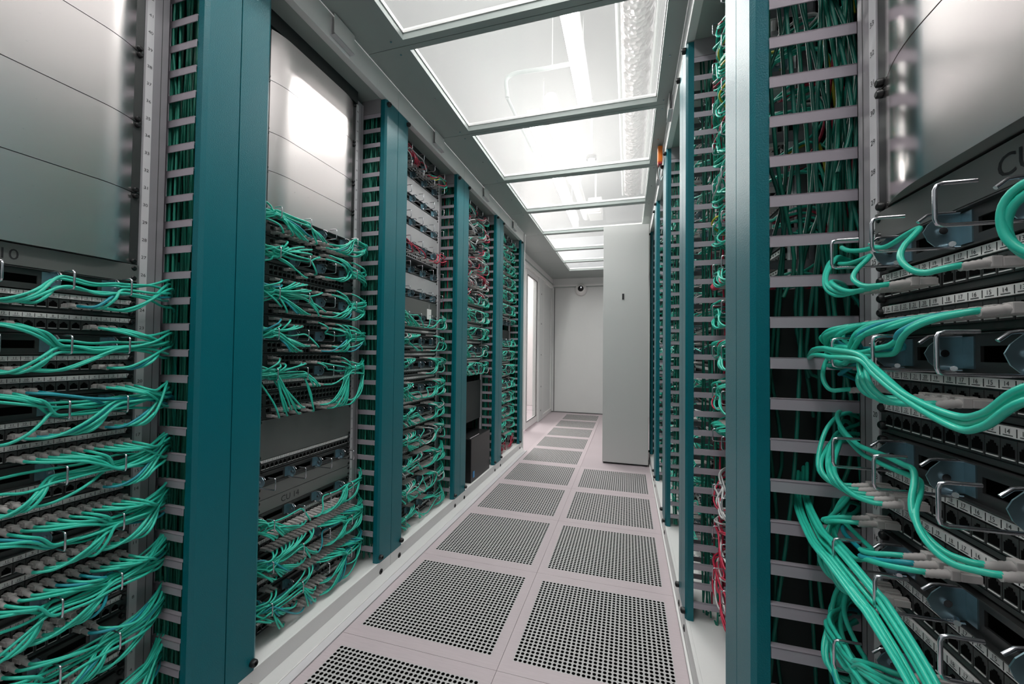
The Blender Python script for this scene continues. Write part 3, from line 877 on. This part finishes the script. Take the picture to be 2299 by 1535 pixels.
# devices glimpsed behind the ladder of the nearest right rack
for i, (z, h) in enumerate(((2.02, .05), (1.90, .06), (1.76, .05), (1.64, .04), (1.53, .05), (1.42, .06), (1.30, .05))):
    t = thing('rear_module', 'pale module behind the ladder of the nearest right rack, %s from the top' % ORD[i], 'module', (XR+.098, 1.0, z), 'pale modules glimpsed behind the nearest right ladder')
    mb = MB(); mb.box((0, 0, 0), (.065, .04, h), 'lightdev', .003)
    mb.box((.060, -.004, -.012), (.067, .04, h+.012), 'label'); mb.build('housing', t)
    mb = MB()
    for j in range(5): mb.box((.006+j*.011, -.003, h*.25), (.013+j*.011, 0, h*.7), 'hole' if j % 2 else 'label')
    mb.build('sockets', t)

# black tower in the fourth left rack
t = thing('black_server', 'black tower unit standing at the bottom of the fourth left rack', 'server', (XL-.012, 2.87, .0885))
mb = MB(); mb.box((0, -.20, 0), (-.35, .20, .315), 'black', .004); mb.build('case', t)
mb = MB(); mb.box((.001, -.165, .03), (.003, -.135, .075), 'bluelabel'); mb.build('sticker', t)
mb = MB(); mb.box((-.01, -.2, .318), (-.013, -.02, .325), 'wire'); mb.build('handle', t)
# white tag hanging in the third left rack
mb = MB(); mb.box((0, -.025, -.03), (.001, .025, .03), 'label'); o = mb.build('paper_tag', None, (XL-.05, 2.08, 1.255)); tag(o, 'small white paper tag hanging in the third left rack', 'tag')
mb = MB(); mb.tube([(0, 0, 0), (0, 0, .03)], .001, 'label', 6); link('string', mb.mesh('string'), o, (0, 0, .03))

# orange unit with its cable loop on the right row
t = thing('orange_sensor', 'small orange sensor hanging on the top corner of the third right rack', 'sensor', (XR-.022, 2.52, 2.245))
mb = MB(); mb.box((-.014, -.022, -.055), (.014, .022, .045), 'orange', .006); mb.build('body', t)
mb = MB(); mb.box((-.012, -.024, -.068), (.012, .02, -.055), 'red', .003); mb.build('cap', t)
mb = MB(); mb.tube(catmull([(0, 0, .045), (.0, .01, .085), (.02, .05, .10), (.03, .10, .07)]), .003, 'label', 6)
mb.tube(catmull([(0, 0, -.068), (-.006, .0, -.10), (.004, .02, -.15), (.018, .04, -.12)]), .003, 'label', 6); mb.build('lead', t)

# ---------------------------------------------------------------- lights, world, camera
def area(name, loc, sx, sy, power, rot=(0, 0, 0), col=(1, 1, 1)):
    l = bpy.data.lights.new(name, 'AREA'); l.shape = 'RECTANGLE'; l.size = sx; l.size_y = sy; l.energy = power; l.color = col
    o = bpy.data.objects.new(name, l); C.objects.link(o); o.location = loc; o.rotation_euler = rot; return o
for x, y0, y1, z, p in ((-.322, 1.75, 3.05, 2.868, 26), (-.74, 3.05, 5.75, 2.868, 44), (-.40, -1.2, 1.2, 2.868, 30)):
    area('tube_lamp', (x, (y0+y1)/2, z), .12, y1-y0, p, (0, 0, 0), (1, .985, .97))
for y in (-.6, 1.4, 3.4, 5.4):
    area('ceiling_fill', (-.36, y, 3.46), 2.3, 1.98, 11, (0, 0, 0), (1, .985, .97))  # added soft fill over the aisle, no fixtures of their own
area('outer_room_fill', (-2.4, 6.0, 2.85), 1.2, 2.0, 90, (0, 0, 0), (1, .96, .94))  # added fill to brighten what shows through the door glass
w = bpy.data.worlds.new('world'); bpy.context.scene.world = w; w.use_nodes = True
w.node_tree.nodes['Background'].inputs[0].default_value = (.95, .97, 1, 1)
w.node_tree.nodes['Background'].inputs[1].default_value = .36

cam = bpy.data.cameras.new('camera'); co = bpy.data.objects.new('camera', cam); C.objects.link(co)
f, yaw, pit, rol, h = 887.3712509172136, 0.28510506902210725, 0.021743670473807587, -0.01120889210230608, 1.0489821448556906
cam.sensor_width = 36; cam.sensor_fit = 'HORIZONTAL'; cam.lens = f/2299*36; cam.clip_start = .02
Rz = Matrix.Rotation(yaw, 3, 'Z'); Rx = Matrix.Rotation(pit, 3, 'X')
cr, sr = math.cos(rol), math.sin(rol)
Ry = Matrix(((cr, 0, sr), (0, 1, 0), (-sr, 0, cr)))
R3 = Rz @ Rx @ Ry
r, fw, up = R3.col[0], R3.col[1], R3.col[2]
m = Matrix((( r[0], up[0], -fw[0], 0), (r[1], up[1], -fw[1], 0), (r[2], up[2], -fw[2], h), (0, 0, 0, 1)))
co.matrix_world = m
bpy.context.scene.camera = co
sc = bpy.context.scene
sc.view_settings.view_transform = 'Standard'; sc.view_settings.look = 'None'; sc.view_settings.exposure = .56; sc.view_settings.gamma = 1.0
sc.cycles.max_bounces = 8; sc.cycles.transparent_max_bounces = 16
